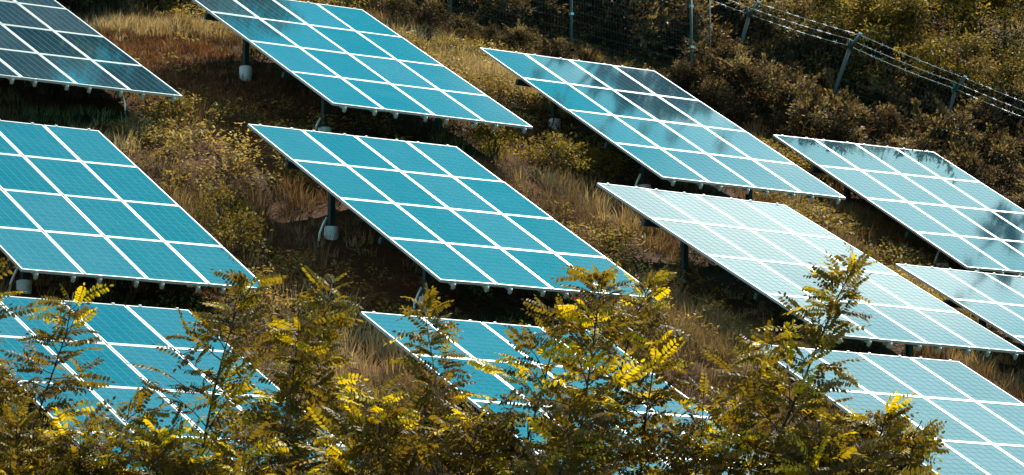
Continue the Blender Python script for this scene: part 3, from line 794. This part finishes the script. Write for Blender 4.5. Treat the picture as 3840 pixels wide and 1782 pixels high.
def build_bushes():
    r = np.random.default_rng(77); n = 0
    spots = []
    # thicket behind and below the fences, measured along the photo's upper band
    for x in np.arange(150, 700, 80): spots.append((x, 25 + r.uniform(-35, 15), 0.75, 1.2))
    for x in np.arange(980, 1800, 80):
        yb = 95 + (x - 1100) * 0.27; spots.append((x, yb - 55 + r.uniform(-15, 15), 0.8, 1.2)); spots.append((x + 40, yb - 130 + r.uniform(-30, 30), 0.8, 1.3)); spots.append((x + 20, yb + 12, 0.3, 0.5))
    for x in np.arange(1800, 2740, 85):
        yb = 236 + (x - 1828) * 0.36
        for k in range(3): spots.append((x + r.uniform(-30, 30), yb - 55 - k * 75 + r.uniform(-15, 15), 0.7, 1.1))
        spots.append((x + r.uniform(-30, 30), yb + 22 + r.uniform(0, 30), 0.6, 0.95)); spots.append((x + r.uniform(-30, 30), yb + 85 + r.uniform(-20, 20), 0.5, 0.9))
    for i, (x, y, a, b) in enumerate(spots):
        p, d = ground_at(x, y, 64, 110); p[2] = h1(p[0], p[1]) - 0.1
        bush('brown_shrub', shrub_label(x, y, b > 1.0), BROWN_SET[i % 4], p, r.uniform(a, b), r.uniform(0, 6.28), 'brown shrubs of the thicket')
    p, _ = ground_at(1240, 402); p[2] = h1(p[0], p[1]); bush('golden_bush', 'bright yellow green bush below the right corner of the upper turquoise array', GOLD_SET[0], p, 0.9, 0.3)
    for x, y, s, lab in [(430, 310, 0.9, 'olive weedy bush on the bank below the dark top left array'), (560, 590, 1.0, 'olive leafy bush on the slope right of the left array'), (1400, 440, 1.1, 'olive leafy bush between the middle array and the streaked array'),
                         (1500, 445, 0.9, 'small olive bush just left of the white glaring array'), (600, 660, 1.0, 'yellowish low bush beside the lower right edge of the left array')]:
        p, _ = ground_at(x, y); p[2] = h1(p[0], p[1]) - 0.05; bush('olive_bush', lab, OLIVE_SET[n % 3], p, s, r.uniform(0, 6), 'olive bushes on the slope'); n += 1


build_bushes()


def dock(label, px, py, hgt, seed):
    """dead dock stalk with rusty seed clusters"""
    r = np.random.default_rng(seed); p, _ = ground_at(px, py); p[2] = h1(p[0], p[1]); root = thing('dock_plant', label, 'plant', p, 'dead dock stalks standing in the grass')
    pts = [np.array([0, 0, -0.05]), np.array([0.02, 0, hgt * 0.5]), np.array([0.0, 0.02, hgt])]
    link('stem', Build().tube(pts, [0.008, 0.006, 0.003], 6).mesh('stem', M['pale_bark'], True), root)
    n = 420; u = r.random(n) ** 0.8; z = hgt * (0.45 + 0.55 * u); a = r.uniform(0, 6.28, n); rad = 0.055 * np.abs(np.sin(u * 9 + 1)) * (1.15 - u) + 0.012
    Q = np.c_[np.cos(a) * rad, np.sin(a) * rad, z]; D = unit(r.normal(0, 1, (n, 3)) + np.array([0, 0, 0.5])); V, F = leaf_quads(Q, D, unit(r.normal(0, 1, (n, 3))), np.full(n, 0.022), np.full(n, 0.014))
    link('seed_head', np_mesh('seed_head', V, F, M['seed'], np.repeat(lerp_tones(r.random(n), [(0, (0.10, 0.045, 0.025)), (1, (0.30, 0.15, 0.08))]), 4, 0)), root)
    n = 9; a = r.uniform(0, 6.28, n); Q = np.c_[np.zeros(n), np.zeros(n), r.uniform(0.02, hgt * 0.4, n)]; D = unit(np.c_[np.cos(a), np.sin(a), r.uniform(0.1, 0.8, n)])
    V, F = leaf_quads(Q, D, unit(np.array([0, 0, 1.0]) + r.normal(0, 0.2, (n, 3))), r.uniform(0.1, 0.2, n), r.uniform(0.025, 0.05, n)); o = link('leaf', np_mesh('leaf', V, F, M['leaf'], np.repeat(lerp_tones(r.random(n), WEED), 4, 0)), root)


dock('tall rusty dock stalk standing below the left edge of the white glaring array', 1617, 650, 1.0, 1)
dock('rusty dock stalk in the grass left of the bottom right saplings', 1918, 850, 0.75, 2)
dock('thin brown dock stalk on the slope below the hanging cable', 332, 352, 0.5, 3)
dock('small rusty dock stalk beside the footing of the streaked array', 1628, 480, 0.35, 4)


# ------------------------------------------------------------------ trees on the hill behind
def tree_mesh_set(seed, h, w, n, ls, stops, trunk_h=0.25, tall=1.0):
    r = np.random.default_rng(seed); b = Build(); lean = r.normal(0, 0.05, 2) * h
    tp = [np.array([lean[0] * t * t, lean[1] * t * t, h * 0.92 * t - 0.2 * (t == 0)]) for t in np.linspace(0, 1, 7)]; R0 = 0.022 * h
    b.tube(tp, [R0 * (1 - 0.85 * t) for t in np.linspace(0, 1, 7)], 8)
    lb = Build(); tips = []
    for k in range(26):
        t = r.uniform(trunk_h, 0.95); a = k * 2.4 + r.normal(0, 0.3); o = np.array([lean[0] * t * t, lean[1] * t * t, h * 0.92 * t])
        rad = w * (math.sin(math.pi * (0.12 + 0.82 * (t - trunk_h) / (1 - trunk_h))) ** 0.7) * r.uniform(0.6, 1.05); e = o + np.array([math.cos(a) * rad, math.sin(a) * rad, rad * r.uniform(0.15, 0.6)])
        m = (o + e) / 2 + np.array([0, 0, 0.08 * rad]); lb.tube([o, m, e], [R0 * 0.35 * (1 - 0.6 * t), R0 * 0.2 * (1 - 0.6 * t), 0.008], 5); tips += [e, (m + e) / 2, m + r.normal(0, 0.15, 3) * w, e + r.normal(0, 0.2, 3) * w]
    tips.append(np.array([lean[0], lean[1], h * 0.97])); T = np.array(tips); idx = r.integers(0, len(T), n)
    Q = T[idx] + r.normal(0, 1, (n, 3)) * np.array([0.12, 0.12, 0.07]) * w; D = unit(Q - T[idx] + np.array([0, 0, -0.02]) + r.normal(0, 0.15, (n, 3))); N = unit(np.array([0, 0, 1.0]) + r.normal(0, 0.45, (n, 3))); Ln = ls * r.uniform(0.6, 1.3, n)
    V, F = leaf_quads(Q, D, N, Ln, Ln * 0.5); ct = r.normal(0.5, 0.22, len(T)); C = np.repeat(lerp_tones(ct[idx] + r.normal(0, 0.12, n), stops), 4, 0)
    return b.mesh('trunk', M['bark'], True), lb.mesh('limbs', M['bark'], True), np_mesh('crown', V, F, M['leaf'], C)


BRIGHT = [(0.0, (0.034, 0.026, 0.012)), (0.4, (0.100, 0.078, 0.024)), (0.75, (0.21, 0.168, 0.044)), (1.0, (0.37, 0.30, 0.062))]
TAN = [(0.0, (0.055, 0.042, 0.024)), (0.4, (0.14, 0.108, 0.056)), (0.75, (0.26, 0.205, 0.10)), (1.0, (0.38, 0.30, 0.15))]
OLIVE_TREE = [tree_mesh_set(80 + k, 5.0, 1.9, 10000, 0.15, BRIGHT, 0.08) for k in range(3)]
TAN_TREE = [tree_mesh_set(84 + k, 5.0, 1.9, 10000, 0.14, TAN, 0.08) for k in range(3)]
BROWN_TREE = [tree_mesh_set(90 + k, 9.0, 1.7, 12000, 0.13, BROWN, 0.15) for k in range(3)]


def tree(name, label, st, p, s, rz, sz=1.0, group=None):
    root = thing(name, label, 'tree', p, group); root.rotation_euler = (0, 0, rz); root.scale = (s, s, s * sz)
    link('trunk', st[0], root); link('limb', st[1], root); link('crown', st[2], root)


def build_trees():
    r = np.random.default_rng(5)
    k = 0
    for x, y, s, lab in [(1985, 235, 0.55, 'tan leafed young tree just above the first barbed wire span'), (2120, 285, 0.58, 'olive tree behind the middle Y-headed post'), (2250, 335, 0.62, 'bright olive tree left of the rightmost Y-headed post'),
                         (2400, 372, 0.52, 'olive tree right behind the rightmost Y-headed post'), (2060, 150, 0.65, 'upper tan tree over the bend of the barbed wire'), (2200, 190, 0.70, 'yellow olive tree high in the top right'),
                         (2350, 235, 0.72, 'olive tree near the top right corner, darker gap at its right'), (2545, 425, 0.48, 'olive tree at the right edge above the barbed wire'), (2530, 250, 0.62, 'olive tree cropped by the right edge, highest row'),
                         (2290, 80, 0.8, 'olive tree behind the yellow olive tree, at the top edge'), (2440, 110, 0.8, 'olive tree at the top edge near the dark gap'), (2660, 420, 0.5, 'olive tree beyond the right edge'), (2120, 40, 0.7, 'tan tree at the top edge above the wire')]:
        p, d = ground_at(x, y, 70, 140); p[2] = h1(p[0], p[1]) - 0.1; tree('olive_tree', lab, (TAN_TREE if 'tan' in lab else OLIVE_TREE)[k % 3], p, s, r.uniform(0, 6.28), 1.0, 'olive trees on the upper right slope'); k += 1
    # tall brown trees on the hill: the arrays mirror them
    for x, y, hgt, slim, where in TALL:
        tree('tall_tree', 'tall dark tree on the hill ' + where, (SLIM_TREE if slim else BROWN_TREE)[k % 3], (x, y, h1(x, y) - 0.2), hgt / 9, r.uniform(0, 6.28), 1.0, 'tall trees on the hill behind'); k += 1


SLIM_TREE = [tree_mesh_set(95 + k, 9.0, 0.75, 7000, 0.12, BROWN, 0.1) for k in range(3)]
WA, WB, WC = 'above the top left array', 'behind the mesh fence, right of its end', 'above the barbed wire at the far right'
TALL = [(28.4, 59.5, 6.8, 0, WA), (30.2, 61.1, 7.0, 0, WA), (31.9, 63.3, 7.2, 0, WA), (34.1, 65.7, 7.4, 0, WA), (34.1, 61.2, 5.6, 0, WA), (32.9, 65.0, 8.0, 0, WA), (36.4, 64.5, 7.4, 0, WA), (37.9, 64.2, 6.8, 0, WA), (36.3, 62.4, 6.2, 0, WA),
        (45.4, 61.6, 7.4, 1, WB), (46.5, 61.4, 8.2, 1, WB), (47.5, 61.2, 8.6, 1, WB), (47.6, 59.9, 8.0, 1, WB), (48.5, 61.8, 8.6, 1, WB), (49.9, 60.2, 7.6, 1, WB), (50.9, 60.4, 7.4, 1, WB), (51.5, 60.1, 6.9, 1, WB), (48.7, 60.4, 7.8, 1, WB),
        (55.3, 56.2, 7.8, 1, WC), (55.0, 54.9, 7.6, 1, WC), (56.4, 55.2, 7.4, 1, WC), (55.3, 53.6, 6.8, 1, WC), (57.5, 53.2, 7.0, 0, WC)]
build_trees()

# ------------------------------------------------------------------ foreground locust saplings
SAPLINGS = [
    ('locust sapling at the far left with a dark stem rising over the bottom left array', 34.0, [(40, 1195), (110, 1000), (165, 850), (185, 735)], 0.60, 0.85, 0.22),
    ('tall locust sapling with a bold dark trunk over the corner of the bottom left array', 33.5, [(497, 1195), (520, 1060), (550, 940), (590, 790), (650, 690)], 0.68, 0.82, 0.30),
    ('locust sapling whose yellow shoots stand just below the corner of the left array', 35.5, [(760, 1195), (775, 1000), (800, 850), (835, 715)], 0.62, 1.2, 0.45),
    ('slender locust sapling with a bare pale stem over the bottom centre array', 34.5, [(1130, 1130), (1110, 1020), (1085, 900), (1062, 740)], 0.34, 0.9, 0.45),
    ('locust sapling leaning right with its dark trunk left of centre bottom', 34.0, [(1302, 1195), (1345, 1040), (1385, 900), (1415, 760)], 0.68, 0.80, 0.35),
    ('tallest central locust sapling with leafy tip over the corner of the middle array', 33.0, [(1440, 1195), (1480, 950), (1500, 800), (1520, 680)], 0.58, 0.92, 0.6),
    ('yellow leaved locust sapling right of the middle array corner', 34.5, [(1530, 1195), (1545, 1000), (1585, 830), (1650, 680)], 0.60, 0.95, 0.75),
    ('locust sapling with a thin dark trunk over the hidden lower array edge', 34.0, [(1610, 1195), (1620, 1080), (1640, 950), (1655, 860)], 0.52, 0.85, 0.4),
    ('locust sapling rising over the white array with an arching leafy tip', 33.5, [(1913, 1195), (2000, 1010), (2060, 860), (2100, 760), (2150, 665)], 0.62, 0.92, 0.4),
    ('short locust sapling with a dark trunk left of the bottom right array', 34.5, [(1830, 1195), (1870, 1080), (1905, 950), (1950, 830)], 0.55, 0.92, 0.4),
    ('low locust sapling over the left edge of the bottom right array', 33.5, [(2150, 1260), (2180, 1180), (2210, 1110), (2225, 1050)], 0.5, 1.1, 0.4),
    ('low bushy locust sapling at the bottom right under the pale array', 34.0, [(2250, 1300), (2270, 1220), (2290, 1150), (2310, 1095)], 0.45, 1.1, 0.5),
    ('low locust sapling filling the bottom between the two left trunks', 33.0, [(310, 1280), (300, 1180), (315, 1090), (330, 1000)], 0.56, 0.8, 0.3),
    ('bushy locust sapling at the bottom below the shaded gap', 33.0, [(960, 1300), (950, 1180), (955, 1080), (950, 990)], 0.62, 1.25, 0.5),
    ('bushy locust sapling right of the bare pale stem', 33.5, [(1170, 1300), (1180, 1200), (1195, 1120), (1200, 1040)], 0.55, 1.1, 0.45),
    ('locust sapling standing low between the two right trunks', 33.5, [(1740, 1300), (1750, 1180), (1765, 1080), (1770, 960)], 0.55, 0.85, 0.4),
    ('low locust sapling at the very bottom near the right trunk', 33.0, [(2060, 1330), (2060, 1240), (2065, 1150), (2060, 1080)], 0.55, 1.1, 0.45),
    ('locust sapling at the left edge with only its right leaves in view', 33.5, [(-70, 1195), (-60, 1000), (-65, 800), (-75, 620)], 0.42, 1.0, 0.5),
    ('low locust sapling in the bottom left corner', 32.5, [(60, 1330), (50, 1240), (45, 1160), (40, 1050)], 0.55, 1.15, 0.35),
    ('low locust sapling in front of the bottom left array, near the left corner', 32.5, [(190, 1330), (195, 1250), (200, 1160), (205, 1060)], 0.5, 1.0, 0.3),
    ('low locust sapling whose tips just reach the lower edge of the bottom left array', 32.5, [(420, 1330), (415, 1250), (410, 1170), (405, 1085)], 0.5, 1.0, 0.35),
    ('low locust sapling at the foot of the bold dark trunk, right side', 32.5, [(600, 1330), (605, 1250), (612, 1170), (620, 1070)], 0.5, 1.0, 0.4),
    ('low locust sapling at the bottom edge below the leaning central trunk', 32.5, [(1400, 1340), (1405, 1260), (1412, 1190), (1420, 1110)], 0.5, 0.9, 0.4),
    ('locust sapling right of the boldest trunk with yellow side shoots', 34.5, [(690, 1230), (715, 1080), (735, 960), (755, 800)], 0.5, 0.95, 0.5),
]
total = 0
for i, (lab, dep, path, spr, den, yel) in enumerate(SAPLINGS):
    total += locust(lab, dep, path, spr, den, yel, low=1.7, pale=(i == 3), bare=0.45 if i == 3 else 0.0, seed=i)
print('locust leaves', total)
